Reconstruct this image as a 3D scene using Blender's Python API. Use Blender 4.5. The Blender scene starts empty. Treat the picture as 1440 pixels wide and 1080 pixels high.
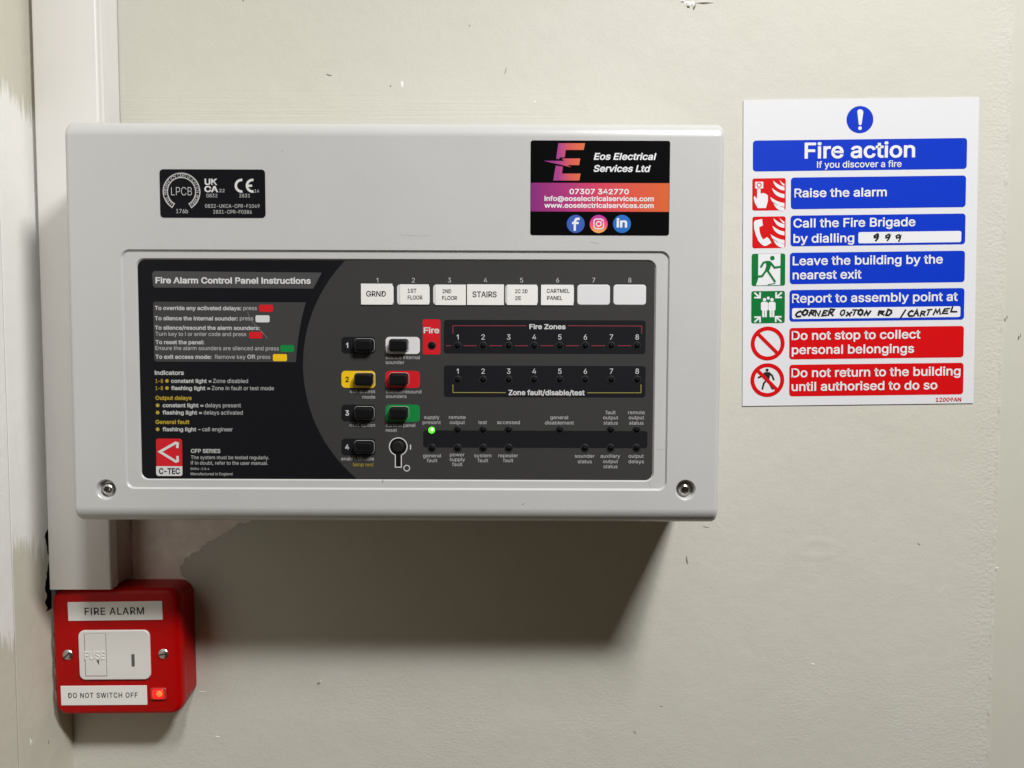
import bpy, bmesh, math, random
from mathutils import Vector
random.seed(7)
S = bpy.context.scene
C = S.collection
R = math.radians

# ------------------------------------------------------------------ camera, world, light, exposure
CAM_D, CAM_H, PITCH, FPX = 0.542, 1.5, R(2.95), 1080.0
cd = bpy.data.cameras.new('camera'); cam = bpy.data.objects.new('camera', cd); C.objects.link(cam)
cam.location = (0, -CAM_D, CAM_H); cam.rotation_euler = (R(90) - PITCH, 0, 0)
cd.sensor_width = 36; cd.lens = 27; cd.clip_start = 0.01; cd.clip_end = 50
S.camera = cam
W = bpy.data.worlds.new('World'); S.world = W; W.use_nodes = True
W.node_tree.nodes['Background'].inputs[0].default_value = (1.0, 0.66, 0.40, 1)
W.node_tree.nodes['Background'].inputs[1].default_value = 0.045
def area_lamp(name, loc, target, sx, sy, watts, col):
    d = bpy.data.lights.new(name, 'AREA'); o = bpy.data.objects.new(name, d); C.objects.link(o)
    d.shape = 'RECTANGLE'; d.size = sx; d.size_y = sy; d.energy = watts; d.color = col
    o.location = loc; o.rotation_euler = (Vector(target) - o.location).to_track_quat('-Z', 'Y').to_euler()
area_lamp('ceiling_lamp', (1.10, -2.70, CAM_H + 3.80), (0, 0, CAM_H), 0.36, 0.75, 84.0, (1.0, 1.0, 0.975))
area_lamp('side_lamp', (0.42, -0.70, CAM_H + 0.70), (-0.10, -0.64, CAM_H - 1.40), 0.11, 0.17, 13.4, (1.0, 1.0, 0.985))
vs = S.view_settings
vs.view_transform = 'Standard'; vs.look = 'None'; vs.gamma = 1; vs.use_curve_mapping = False; vs.exposure = 0.15

# ------------------------------------------------------------------ helpers
def wpt(u, v, y=0.0):
    """photo measurement (1440x1080 grid) -> (x, z) on the vertical plane y"""
    a = (u - 720) / FPX; b = (540 - v) / FPX
    dy = math.cos(PITCH) + b * math.sin(PITCH); dz = -math.sin(PITCH) + b * math.cos(PITCH)
    t = (y + CAM_D) / dy
    return a * t, dz * t + CAM_H

class Frame:
    """local frame of a wall-mounted thing: origin on the wall, rotated by a about the wall's normal"""
    def __init__(s, x, z, a, depth):
        s.x, s.z, s.a, s.d = x, z, a, depth
    def px(s, u, v, y=None):
        X, Z = wpt(u, v, -(s.d if y is None else y)); X -= s.x; Z -= s.z
        c, n = math.cos(s.a), math.sin(s.a)
        return X * c - Z * n, X * n + Z * c
    def rect(s, u0, v0, u1, v1):
        a = s.px(u0, v0); b = s.px(u1, v1)
        return a[0], b[1], b[0], a[1]
    def pts(s, L): return [s.px(*p) for p in L]

def link(o, parent=None):
    C.objects.link(o)
    if parent is not None: o.parent = parent
    return o

def smooth(me, ang=35):
    for p in me.polygons: p.use_smooth = True
    try: me.set_sharp_from_angle(angle=R(ang))
    except Exception: pass

def mesh(name, verts, faces, mat, parent=None, sm=False, fmats=None):
    me = bpy.data.meshes.new(name); me.from_pydata([tuple(v) for v in verts], [], faces)
    for m in (mat if isinstance(mat, list) else [mat]): me.materials.append(m)
    if fmats:
        for p, i in zip(me.polygons, fmats): p.material_index = i
    bm = bmesh.new(); bm.from_mesh(me); bmesh.ops.recalc_face_normals(bm, faces=bm.faces); bm.to_mesh(me); bm.free()
    if sm:
        smooth(me); max(me.polygons, key=lambda p: p.area).use_smooth = False
    return link(bpy.data.objects.new(name, me), parent)

def thing(name, label, cat, fr):
    o = bpy.data.objects.new(name, None); C.objects.link(o); o.empty_display_size = 0.05
    o.location = (fr.x, 0, fr.z); o.rotation_euler = (0, fr.a, 0); o['label'] = label; o['category'] = cat
    return o

def rr(x0, z0, x1, z1, r, n=6):
    P = []
    r = max(1e-6, min(r, (x1 - x0) / 2 - 1e-6, (z1 - z0) / 2 - 1e-6))
    for cx, cz, a0 in ((x1 - r, z1 - r, 0), (x0 + r, z1 - r, 90), (x0 + r, z0 + r, 180), (x1 - r, z0 + r, 270)):
        for k in range(n + 1):
            a = R(a0 + 90 * k / n); P.append((cx + r * math.cos(a), cz + r * math.sin(a)))
    return P

def circ(cx, cz, r, n=28): return [(cx + r * math.cos(2 * math.pi * k / n), cz + r * math.sin(2 * math.pi * k / n)) for k in range(n)]

def loft(rings, front=True, back=False):
    """rings: list of (pts2d, y) from back to front"""
    V = []; F = []; n = len(rings[0][0])
    for P, y in rings: V += [(p[0], y, p[1]) for p in P]
    for k in range(len(rings) - 1):
        for i in range(n):
            j = (i + 1) % n
            F.append((k * n + i, k * n + j, (k + 1) * n + j, (k + 1) * n + i))
    if front: F.append(tuple(range((len(rings) - 1) * n, len(rings) * n)))
    if back: F.append(tuple(reversed(range(n))))
    return V, F

def flat(name, P, y, mat, parent):
    """a printed shape lying on a face at depth y (more negative = nearer the viewer)"""
    return mesh(name, [(p[0], y, p[1]) for p in P], [tuple(range(len(P)))], mat, parent)

def plate(name, x0, z0, x1, z1, r, yb, yf, ch, mat, parent, n=6):
    V, F = loft([(rr(x0, z0, x1, z1, r, n), yb), (rr(x0, z0, x1, z1, r, n), yf + ch),
                 (rr(x0 + ch * .35, z0 + ch * .35, x1 - ch * .35, z1 - ch * .35, r - ch * .35, n), yf + ch * .35),
                 (rr(x0 + ch, z0 + ch, x1 - ch, z1 - ch, r - ch, n), yf)])
    return mesh(name, V, F, mat, parent, sm=True)

def ring_mesh(cx, cz, r0, r1, a0=0, a1=360, n=40, y=0.0):
    V = []; F = []
    full = abs(a1 - a0) >= 360; m = n if full else n + 1
    for k in range(m):
        a = R(a0 + (a1 - a0) * k / n)
        V += [(cx + r0 * math.cos(a), y, cz + r0 * math.sin(a)), (cx + r1 * math.cos(a), y, cz + r1 * math.sin(a))]
    for k in range(n):
        j = (k + 1) % m
        F.append((2 * k, 2 * k + 1, 2 * j + 1, 2 * j))
    return V, F

def stroke_mesh(lines, w, y):
    """ribbons along polylines, mitred; every ribbon 8 microns above the last"""
    V = []; F = []
    for li, L in enumerate(lines):
        L = [Vector(p) for p in L]; b = len(V); yy = y - 0.000008 * li
        for i, p in enumerate(L):
            d0 = (p - L[i - 1]).normalized() if i else (L[1] - p).normalized()
            d1 = (L[i + 1] - p).normalized() if i < len(L) - 1 else d0
            n0 = Vector((-d0.y, d0.x)); n1 = Vector((-d1.y, d1.x)); n = n0 + n1
            n = n.normalized() if n.length > 1e-6 else n0
            k = w / 2 / max(0.45, n.dot(n0))
            e = Vector((0, 0))
            if i == 0: e = -d1 * w * .3
            if i == len(L) - 1: e = d0 * w * .3
            V += [(p.x + e.x + n.x * k, yy, p.y + e.y + n.y * k), (p.x + e.x - n.x * k, yy, p.y + e.y - n.y * k)]
        for i in range(len(L) - 1): F.append((b + 2 * i, b + 2 * i + 1, b + 2 * i + 3, b + 2 * i + 2))
    return V, F

def strokes(name, lines, w, y, mat, parent):
    V, F = stroke_mesh(lines, w, y); return mesh(name, V, F, mat, parent)

def bez(a, b, c, n=6):
    return [((1 - t) ** 2 * a[0] + 2 * t * (1 - t) * b[0] + t * t * c[0], (1 - t) ** 2 * a[1] + 2 * t * (1 - t) * b[1] + t * t * c[1]) for t in [k / n for k in range(n + 1)]]

# ---- lettering from the built-in font
_cap = {}
import os
FONT = None                                   # Blender's own bundled sans; falls back to the built-in face
try: FONT = bpy.data.fonts.load(os.path.join(bpy.utils.system_resource('DATAFILES', path='fonts'), 'Inter.woff2'))
except Exception: FONT = None
def glyphs(s, bold=0.0, shear=0.0, spacing=1.0):
    if FONT: s = s.replace('I', '\u0399').replace('l', '\u0399')      # plain stems
    if FONT and s == '1':
        b = bold; P = [(.20 + b, -b), (.20 + b, .509 + b), (.135, .509 + b), (.06, .42), (.0, .39 + b), (.0, .33 - b), (.07, .345 - b), (.135 - b, .385 - b), (.135 - b, -b)]
        return [(x, y, 1.0) for x, y in P], [tuple(range(len(P)))]
    cu = bpy.data.curves.new('t', 'FONT'); cu.body = s; cu.size = 1; cu.shear = shear
    if bold > 0: cu.bevel_depth = bold; cu.bevel_resolution = 0
    else: cu.offset = bold
    cu.resolution_u = 3; cu.font = FONT or cu.font; cu.fill_mode = 'FRONT'; cu.space_character = spacing
    ob = bpy.data.objects.new('t', cu); C.objects.link(ob)
    dg = bpy.context.evaluated_depsgraph_get(); ev = ob.evaluated_get(dg)
    me = ev.to_mesh(); V = [tuple(v.co) for v in me.vertices]; F = [tuple(p.vertices) for p in me.polygons]
    if bold > 0:                                # keep only the raised front of the thickened letters
        V = [(v[0], v[1], v[2] / bold) for v in V]
        F = [f for f in F if min(V[i][2] for i in f) > -.05]
        used = sorted({i for f in F for i in f}); ix = {k: n for n, k in enumerate(used)}
        V = [V[k] for k in used]; F = [tuple(ix[i] for i in f) for f in F]
    ev.to_mesh_clear(); bpy.data.objects.remove(ob); bpy.data.curves.remove(cu)
    return V, F
def capheight(bold):
    if bold not in _cap:
        V, F = glyphs('H', bold); _cap[bold] = max(v[1] for v in V) - min(v[1] for v in V)
    return _cap[bold]
def text_at(s, X0, X1, Zb, h, y, mat, parent, bold=0.0, shear=0.0, name='lettering', spacing=1.0):
    V, F = glyphs(s, bold, shear, spacing); k = h / capheight(bold)
    x0 = min(v[0] for v in V); x1 = max(v[0] for v in V)
    sx = k if X1 is None else (X1 - X0) / (x1 - x0)
    if X1 is None: X0 = X0 - (x1 - x0) * k / 2
    VV = [(X0 + (v[0] - x0) * sx, y - .000004 * v[2], Zb + (v[1] + max(bold, 0)) * k) for v in V]
    me = bpy.data.meshes.new(name); me.from_pydata(VV, [], F); me.materials.append(mat)
    return link(bpy.data.objects.new(name, me), parent)
def text(fr, s, u0, u1, vb, h, y, mat, parent, bold=0.0, shear=0.0, spacing=1.0):
    """u0..u1 and baseline vb on the photo grid, h = capital height on the same grid"""
    X0, Zb = fr.px(u0, vb); hh = fr.px(u0, vb - h)[1] - Zb
    X1 = None if u1 is None else fr.px(u1, vb)[0]
    return text_at(s, X0, X1, Zb, hh, y, mat, parent, bold, shear, spacing=spacing)

# ------------------------------------------------------------------ materials
def mat(name, col, rough=0.5, spec=0.5, metal=0.0, bump=0.0, bscale=900.0, coat=0.0, emit=None, es=0.0, mottling=0.0, mscale=40.0):
    m = bpy.data.materials.new(name); m.use_nodes = True; N = m.node_tree.nodes; L = m.node_tree.links
    b = N['Principled BSDF']; b.inputs['Base Color'].default_value = (*col, 1); b.inputs['Roughness'].default_value = rough
    b.inputs['Specular IOR Level'].default_value = spec; b.inputs['Metallic'].default_value = metal
    b.inputs['Coat Weight'].default_value = coat
    tc = N.new('ShaderNodeTexCoord')
    if mottling > 0:
        n = N.new('ShaderNodeTexNoise'); n.inputs['Scale'].default_value = mscale; n.inputs['Detail'].default_value = 5
        L.new(tc.outputs['Object'], n.inputs['Vector'])
        mp = N.new('ShaderNodeMapRange'); mp.inputs[1].default_value = .3; mp.inputs[2].default_value = .7
        mp.inputs[3].default_value = 1 - mottling; mp.inputs[4].default_value = 1 + mottling
        L.new(n.outputs['Fac'], mp.inputs[0])
        mx = N.new('ShaderNodeVectorMath'); mx.operation = 'SCALE'; mx.inputs[0].default_value = col
        L.new(mp.outputs[0], mx.inputs['Scale']); L.new(mx.outputs[0], b.inputs['Base Color'])
    if bump > 0:
        n = N.new('ShaderNodeTexNoise'); n.inputs['Scale'].default_value = bscale; n.inputs['Detail'].default_value = 3
        L.new(tc.outputs['Object'], n.inputs['Vector'])
        bp = N.new('ShaderNodeBump'); bp.inputs['Strength'].default_value = bump; bp.inputs['Distance'].default_value = 0.0004
        L.new(n.outputs['Fac'], bp.inputs['Height']); L.new(bp.outputs[0], b.inputs['Normal'])
    if emit:
        b.inputs['Emission Color'].default_value = (*emit, 1); b.inputs['Emission Strength'].default_value = es
    return m

def gradient_mat(name, stops, axis=0, rough=0.4):
    m = bpy.data.materials.new(name); m.use_nodes = True; N = m.node_tree.nodes; L = m.node_tree.links
    tc = N.new('ShaderNodeTexCoord'); sp = N.new('ShaderNodeSeparateXYZ'); cr = N.new('ShaderNodeValToRGB')
    L.new(tc.outputs['Generated'], sp.inputs[0]); L.new(sp.outputs[axis], cr.inputs[0])
    e = cr.color_ramp.elements
    while len(e) < len(stops): e.new(0.5)
    for k, (p, c) in enumerate(stops): e[k].position = p; e[k].color = (*c, 1)
    b = N['Principled BSDF']; b.inputs['Roughness'].default_value = rough; L.new(cr.outputs[0], b.inputs['Base Color'])
    return m

M = {
 'lid': mat('pale_grey_enclosure_paint', (.50, .50, .495), .29, .5, bump=.14, bscale=1400, mottling=.025, mscale=14),
 'fascia': mat('charcoal_overlay', (.041, .041, .041), .5, .15, bump=.03, bscale=2500),
 'dark': mat('near_black_overlay', (.0065, .007, .009), .5, .12),
 'strip': mat('blue_black_overlay', (.0105, .011, .014), .5, .12),
 'bar': mat('grey_title_bar', (.058, .058, .060), .55, .3),
 'box': mat('grey_instruction_box', (.043, .043, .044), .55, .3),
 'white': mat('white_print', (.62, .62, .62), .5, .3),
 'grey': mat('pale_grey_print', (.50, .50, .50), .5, .3),
 'yellowp': mat('yellow_print', (.42, .30, .03), .5, .3),
 'yellow': mat('yellow_overlay', (.80, .50, .01), .45, .3),
 'red': mat('red_overlay', (.58, .010, .018), .45, .3),
 'green': mat('green_overlay', (.006, .21, .045), .45, .3),
 'redline': mat('dull_red_print', (.30, .045, .06), .5, .3),
 'yelline': mat('dull_yellow_print', (.38, .32, .08), .5, .3),
 'ink': mat('black_ink', (.012, .012, .014), .5, .3),
 'window': mat('zone_window_white', (.68, .68, .70), .35, .5),
 'tape': mat('white_label_tape', (.78, .77, .75), .45, .4, bump=.05, bscale=300),
 'button': mat('black_button_plastic', (.006, .006, .007), .33, .3, bump=.05, bscale=3000),
 'bezel': mat('rim_edge_highlight', (.34, .34, .34), .22, .7),  # paler than the plastic: highlights on the aperture edge painted into the rim
 'led': mat('unlit_led_black', (.003, .003, .0035), .6, .08),
 'ledring': mat('led_dark_rim', (.014, .014, .016), .5, .3),
 'ledon': mat('lit_green_led', (.02, .5, .02), .3, .5, emit=(.10, 1.0, .03), es=1.6),
 'ledcore': mat('lit_green_led_core', (.3, .9, .2), .3, .5, emit=(.35, 1.0, .22), es=2.2),
 'void': mat('keyhole_black', (.003, .003, .003), .6, .2),
 'steel': mat('zinc_screw', (.55, .54, .52), .28, .5, metal=1.0, bump=.3, bscale=900),
 'steeldark': mat('screw_socket_dark', (.06, .06, .06), .5, .4, metal=1.0),
 'black': mat('black_vinyl', (.002, .002, .0025), .5, .03),
 'certplate': mat('black_certification_vinyl', (.006, .006, .008), .4, .15),
 'pvc': mat('white_trunking_plastic', (.70, .675, .65), .35, .5, bump=.03, bscale=500, mottling=.02, mscale=25),
 'redbox': mat('signal_red_paint', (.40, .001, .0015), .32, .18, bump=.10, bscale=500, mottling=.05, mscale=60),
 'whiteplastic': mat('white_switch_plastic', (.70, .68, .66), .32, .5, bump=.02),
 'groove': mat('switch_groove', (.10, .095, .09), .6, .3),
 'neon': mat('lit_red_neon', (.6, .01, .01), .25, .5, emit=(1.0, .012, .008), es=.75),
 'neoncore': mat('lit_red_neon_core', (.9, .2, .05), .25, .5, emit=(1.0, .055, .015), es=1.8),
 'neonframe': mat('red_neon_bezel', (.45, .02, .02), .15, .7),
 'sheet': mat('white_sign_vinyl', (.69, .69, .72), .4, .2, bump=.06, bscale=220),
 'blue': mat('sign_blue_ink', (.004, .036, .50), .45, .08),
 'signred': mat('sign_red_ink', (.60, .004, .006), .4, .15),
 'signgreen': mat('sign_green_ink', (.004, .16, .035), .4, .15),
 'signwhite': mat('sign_white_ink', (.74, .74, .77), .4, .15),
 'marker': mat('black_marker', (.008, .008, .010), .5, .3),
 'plaster': mat('bare_plaster', (.86, .78, .72), .85, .2, bump=.7, bscale=260, mottling=.12, mscale=70),
 'plasterw': mat('white_filler', (.80, .79, .76), .8, .2, bump=.4, bscale=500),
 'scuff_shade': mat('scuff_and_nick_shade', (.26, .25, .21), .8, .2),  # scuff marks; also painted shade for nicks and undercuts modelled without depth
 'cream': mat('cream_paint_smear', (.60, .57, .48), .6, .3, bump=.4, bscale=400),
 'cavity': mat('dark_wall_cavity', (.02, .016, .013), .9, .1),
 'fb': mat('icon_blue', (.03, .09, .42), .4), 'li': mat('icon_mid_blue', (.006, .13, .48), .4),
}
BAND = gradient_mat('purple_to_orange_band', [(0, (.20, .012, .16)), (.25, (.36, .02, .17)), (.5, (.58, .035, .085)), (.75, (.62, .07, .035)), (1, (.60, .10, .012))])
EGRAD = gradient_mat('purple_to_orange_letter', [(0, (.30, .02, .24)), (.35, (.34, .03, .22)), (.65, (.60, .08, .07)), (1, (.66, .14, .03))])
IGRAD = gradient_mat('pink_to_amber_icon', [(0, (.85, .42, .10)), (.35, (.78, .10, .10)), (.7, (.60, .03, .22)), (1, (.42, .03, .36))], axis=2)

def wall_mat(name, base, kind):
    m = bpy.data.materials.new(name); m.use_nodes = True; N = m.node_tree.nodes; L = m.node_tree.links
    b = N['Principled BSDF']; b.inputs['Roughness'].default_value = .6; b.inputs['Specular IOR Level'].default_value = .25
    tc = N.new('ShaderNodeTexCoord'); O = tc.outputs['Object']
    def noise(scale, detail=4, vec=None, rough=.55):
        n = N.new('ShaderNodeTexNoise'); n.inputs['Scale'].default_value = scale; n.inputs['Detail'].default_value = detail
        n.inputs['Roughness'].default_value = rough; L.new(vec or O, n.inputs['Vector']); return n.outputs['Fac']
    def mapping(sc, loc=(0, 0, 0)):
        n = N.new('ShaderNodeMapping'); n.inputs['Scale'].default_value = sc; n.inputs['Location'].default_value = loc
        L.new(O, n.inputs['Vector']); return n.outputs[0]
    def mrange(x, a, bb, c, d, sm=False):
        n = N.new('ShaderNodeMapRange'); n.interpolation_type = 'SMOOTHSTEP' if sm else 'LINEAR'
        L.new(x, n.inputs[0])
        for i, v in enumerate((a, bb, c, d)): n.inputs[1 + i].default_value = v
        return n.outputs[0]
    def mth(op, x, y):
        n = N.new('ShaderNodeMath'); n.operation = op
        for i, v in enumerate((x, y)):
            if isinstance(v, (int, float)): n.inputs[i].default_value = v
            else: L.new(v, n.inputs[i])
        return n.outputs[0]
    def mix(f, a, bb):
        n = N.new('ShaderNodeMix'); n.data_type = 'RGBA'; L.new(f, n.inputs[0])
        for i, v in ((6, a), (7, bb)):
            if isinstance(v, tuple): n.inputs[i].default_value = (*v, 1)
            else: L.new(v, n.inputs[i])
        return n.outputs[2]
    sep = N.new('ShaderNodeSeparateXYZ'); L.new(O, sep.inputs[0]); X, Y, Z = sep.outputs
    # colour: slow warm / green drift of the roller coats
    col = mix(mrange(noise(5, 3), .38, .62, 0, 1), tuple(c * .985 for c in base), (base[0] * 1.01, base[1] * .995, base[2] * 1.02))
    col = mix(mrange(noise(60, 6), .45, .75, 0, .10), col, tuple(c * .80 for c in base))
    peel = noise(620, 2); lump = noise(150, 3); slow = noise(28, 2)
    h = mth('ADD', mth('MULTIPLY', peel, .45), mth('ADD', mth('MULTIPLY', lump, .75), mth('MULTIPLY', slow, 2.6)))
    if kind == 'back':
        # horizontal brush ridges above the panel
        mask = mth('MULTIPLY', mth('MULTIPLY', mrange(Z, CAM_H + .125, CAM_H + .150, 0, 1, True), mrange(Z, CAM_H + .160, CAM_H + .185, 1, 0, True)), mrange(X, -.02, .10, 1, 0, True))
        rid = noise(1, 3, mapping((9, 1, 620))); h = mth('ADD', h, mth('MULTIPLY', mth('MULTIPLY', rid, mask), 1.3))
        # rougher filled area low on the wall and heavier stipple beside the right-hand strip
        m2 = mth('MULTIPLY', mrange(Z, CAM_H - .20, CAM_H - .26, 0, 1, True), mrange(noise(9, 2), .40, .62, 0, 1, True))
        h = mth('ADD', h, mth('MULTIPLY', mth('MULTIPLY', noise(1, 4, mapping((330, 1, 560))), m2), 1.0))
        m3 = mrange(X, .315, .342, 0, 1, True); h = mth('ADD', h, mth('MULTIPLY', mth('MULTIPLY', noise(1, 3, mapping((330, 1, 420))), m3), 2.0))
        b.inputs['Base Color'].default_value = (*base, 1)
    if kind == 'left':
        # bare white skim between two ragged brushed-on paint edges
        br = noise(1, 4, mapping((1, 420, 38))); br2 = noise(1, 3, mapping((1, 60, 10)))
        zz = mth('ADD', Z, mth('ADD', mth('MULTIPLY', mth('SUBTRACT', br, .5), .040), mth('MULTIPLY', mth('SUBTRACT', br2, .5), .02)))
        zz = mth('ADD', zz, mth('MULTIPLY', Y, .35))
        top = mrange(zz, CAM_H + .136, CAM_H + .145, 1, 0); bot = mrange(zz, CAM_H - .153, CAM_H - .143, 0, 1)
        f = mth('MULTIPLY', top, bot)
        outer = mth('MULTIPLY', mrange(Y, -.0605, -.0600, 1, 0), mrange(zz, CAM_H - .217, CAM_H - .207, 0, 1))
        f = mth('MAXIMUM', f, mth('MULTIPLY', outer, top))
        col = mix(f, col, (.85, .84, .81)); h = mth('ADD', h, mth('MULTIPLY', f, -.25))
        seam = mth('MULTIPLY', mrange(Y, -.0612, -.0606, 0, 1), mrange(Y, -.0602, -.0597, 1, 0)); h = mth('ADD', h, mth('MULTIPLY', seam, -1.2))
    if kind == 'strip':
        h = mth('ADD', mth('MULTIPLY', peel, .12), mth('MULTIPLY', slow, .8))
    L.new(col, b.inputs['Base Color'])
    bp = N.new('ShaderNodeBump'); bp.inputs['Strength'].default_value = .42; bp.inputs['Distance'].default_value = .00055
    L.new(h, bp.inputs['Height']); L.new(bp.outputs[0], b.inputs['Normal'])
    return m
CREAM = (.575, .566, .495)
WALL = wall_mat('cream_wall_paint', CREAM, 'back'); WALL_L = wall_mat('cream_paint_over_white_skim', (.60, .585, .48), 'left'); WALL_R = wall_mat('smooth_cream_gloss', (.555, .55, .47), 'strip')

# ------------------------------------------------------------------ the setting
XL, XR = -.3176, .3455
Z0, Z1 = CAM_H - .75, CAM_H + .75
wb = mesh('wall_back', [(XL - .05, 0, Z0), (XR, 0, Z0), (XR, 0, Z1), (XL - .05, 0, Z1), (XR, .004, Z0), (XR, .004, Z1)],
          [(0, 1, 2, 3), (1, 4, 5, 2)], WALL); wb['kind'] = 'structure'
ws = mesh('wall_return', [(XR - .001, .0016, Z0), (XR + .25, .0016, Z0), (XR + .25, .0016, Z1), (XR - .001, .0016, Z1)], [(0, 1, 2, 3)], WALL_R); ws['kind'] = 'structure'
# ragged bead of paint along the joint
V = []; F = []; nb = 300
for k in range(nb + 1):
    z = CAM_H - .34 + .62 * k / nb; w = .0012 + .0005 * math.sin(k * .7) * math.sin(k * .23) + .0006 * random.random() ** 2; d = .0003 + .00015 * math.sin(k * .41) + .0003 * random.random() ** 3
    V += [(XR - w - .0008, -.00001, z), (XR - w * .5, -d, z), (XR + .0003, -d * .3, z), (XR + .0003, .0018, z)]
for k in range(nb):
    for i in range(3): F.append((4 * k + i, 4 * k + i + 1, 4 * k + 5 + i, 4 * k + 4 + i))
mesh('paint_bead', V, F, WALL, wb, sm=True)
# left wall with a ragged notch broken out of it at the corner, opening on a dark cavity
nz0, nz1 = CAM_H - .182, CAM_H - .1215
notch = []
for k in range(27):
    t = k / 26; z = nz0 + (nz1 - nz0) * t
    y = -(.0265 - .004 * t) + .0035 * (random.random() - .5) - .0015 * math.sin(9 * t)
    if t > .93: y *= .78
    notch.append((y, z))
LW = [(-.30, Z0), (0, Z0), (0, nz0)] + notch + [(0, nz1 + .001), (0, Z1), (-.30, Z1)]
wl = mesh('wall_left', [(XL, y, z) for y, z in LW], [tuple(range(len(LW)))], WALL_L); wl['kind'] = 'structure'
V = [(XL, y, z) for y, z in notch] + [(XL - .012, y + .002, z) for y, z in notch]; n = len(notch)
F = [(i, i + 1, n + i + 1, n + i) for i in range(n - 1)]
mesh('broken_edge', V, F, M['plaster'], wl)
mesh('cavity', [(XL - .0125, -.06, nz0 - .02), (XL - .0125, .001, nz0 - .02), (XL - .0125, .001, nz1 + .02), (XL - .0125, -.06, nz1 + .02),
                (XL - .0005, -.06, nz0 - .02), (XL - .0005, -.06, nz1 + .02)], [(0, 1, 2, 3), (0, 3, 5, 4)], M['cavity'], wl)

def chip(u, v, w, h, mt, rot=0.0, dome=.0004, n=9, parent=wb, name='paint_chip'):
    X, Z = wpt(u, v); V = [(X, -dome, Z)]; 
    for k in range(n):
        a = 2 * math.pi * k / n; q = .75 + .5 * random.random()
        dx, dz = w / 2 * math.cos(a) * q, h / 2 * math.sin(a) * q
        V.append((X + dx * math.cos(rot) - dz * math.sin(rot), -.00006, Z + dx * math.sin(rot) + dz * math.cos(rot)))
    return mesh(name, V, [(0, 1 + k, 1 + (k + 1) % n) for k in range(n)], mt, parent)
mm = .001
# shallow dent-and-filler swelling in the wall
V = []; F = []; X, Z = wpt(1150, 772); nr, ns = 9, 28
for i in range(nr):
    q = (i / (nr - 1)) * 1.0; hgt = .00017 * (math.exp(-((q - .45) / .22) ** 2)) - .00003
    for k in range(ns):
        a = 2 * math.pi * k / ns; V.append((X + .030 * q * math.cos(a), -hgt, Z + .013 * q * math.sin(a)))
for i in range(nr - 1):
    for k in range(ns): F.append((i * ns + k, i * ns + (k + 1) % ns, (i + 1) * ns + (k + 1) % ns, (i + 1) * ns + k))
mesh('filler_swelling', V, F, WALL, wb, sm=True)
for u, v, w, h, r, k in ((565, 118, 2.2, 4.6, .1, 'plasterw'), (711, 100, .5, 6, -.25, 'scuff_shade'), (462, 105.5, 4.4, .9, -.25, 'scuff_shade'), (752, 143.5, 1.6, 1.2, 0, 'plasterw'),
                         (549, 121, .9, 1.6, 0, 'scuff_shade'), (660, 36, .6, 1.8, 0, 'scuff_shade'), (342, 1, 1.4, 1, 0, 'scuff_shade'),
                         (966, 788, 1.2, 7.5, .18, 'scuff_shade'), (993, 741, 5, .7, -.2, 'scuff_shade'), (1292, 765, 2.2, .9, -.5, 'scuff_shade'), (1324, 830, .45, 11, -.65, 'cream'),
                         (893, 1030, 2.8, .8, -.8, 'scuff_shade'), (930, 993, 2.6, .8, -.4, 'scuff_shade'), (448, 961, 3, 1.5, .5, 'scuff_shade'), (451, 958, 1.8, .9, .5, 'plasterw'),
                         (282, 852, .9, 1.6, 0, 'scuff_shade'), (285, 973, 6, .5, 0, 'plasterw'), (306, 1036, 4, .7, -.3, 'plasterw'), (1143, 934, 3, 1.2, -.1, 'plasterw'),
                         (1402, 799, 1.6, 1.4, 0, 'plasterw'), (1396, 811, 1.9, 1.0, 0, 'plasterw'), (1416, 446, .9, 3, 0, 'scuff_shade'), (1435, 472, .8, 3, 0, 'scuff_shade'),
                         (836, 803, .8, .8, 0, 'cream'), (1007, 1027, 1.5, .5, 0, 'cream')):
    chip(u, v, w * mm, h * mm, M[k], r)  # dark nicks are raised flecks, their inner shade put into the colour
# chipped hole at the top edge of the picture: white crumbs, with undercut shade painted dark
for u, v, w, h, r, k in ((966, 5, 5, 3.4, 0, 'plasterw'), (974, 6, 3, 4.6, .2, 'plasterw'), (968, 9.5, 2.6, 1.6, -.4, 'scuff_shade'), (976.5, 10, 1.4, 5.2, -.3, 'scuff_shade'), (960, 2, 4, 1.4, 0, 'plasterw'), (990, 4, 12, .5, 0, 'cream')):
    chip(u, v, w * mm, h * mm, M[k], r, dome=.0009 if k == 'plasterw' else .0012)
# nicks in the left wall
for y, z, w, h, k in ((-.0475, -.2615, .003, .006, 'plasterw'), (-.0472, -.2605, .0016, .003, 'scuff_shade'), (-.0290, -.272, .001, .004, 'scuff_shade')):
    V = [(XL + .0004, y, CAM_H + z)]
    for i in range(8):
        a = i * math.pi / 4; q = .7 + .6 * random.random(); V.append((XL + .00005, y + w / 2 * math.cos(a) * q, CAM_H + z + h / 2 * math.sin(a) * q))
    mesh('paint_chip', V, [(0, 1 + i, 1 + (i + 1) % 8) for i in range(8)], M[k], wl)
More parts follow.
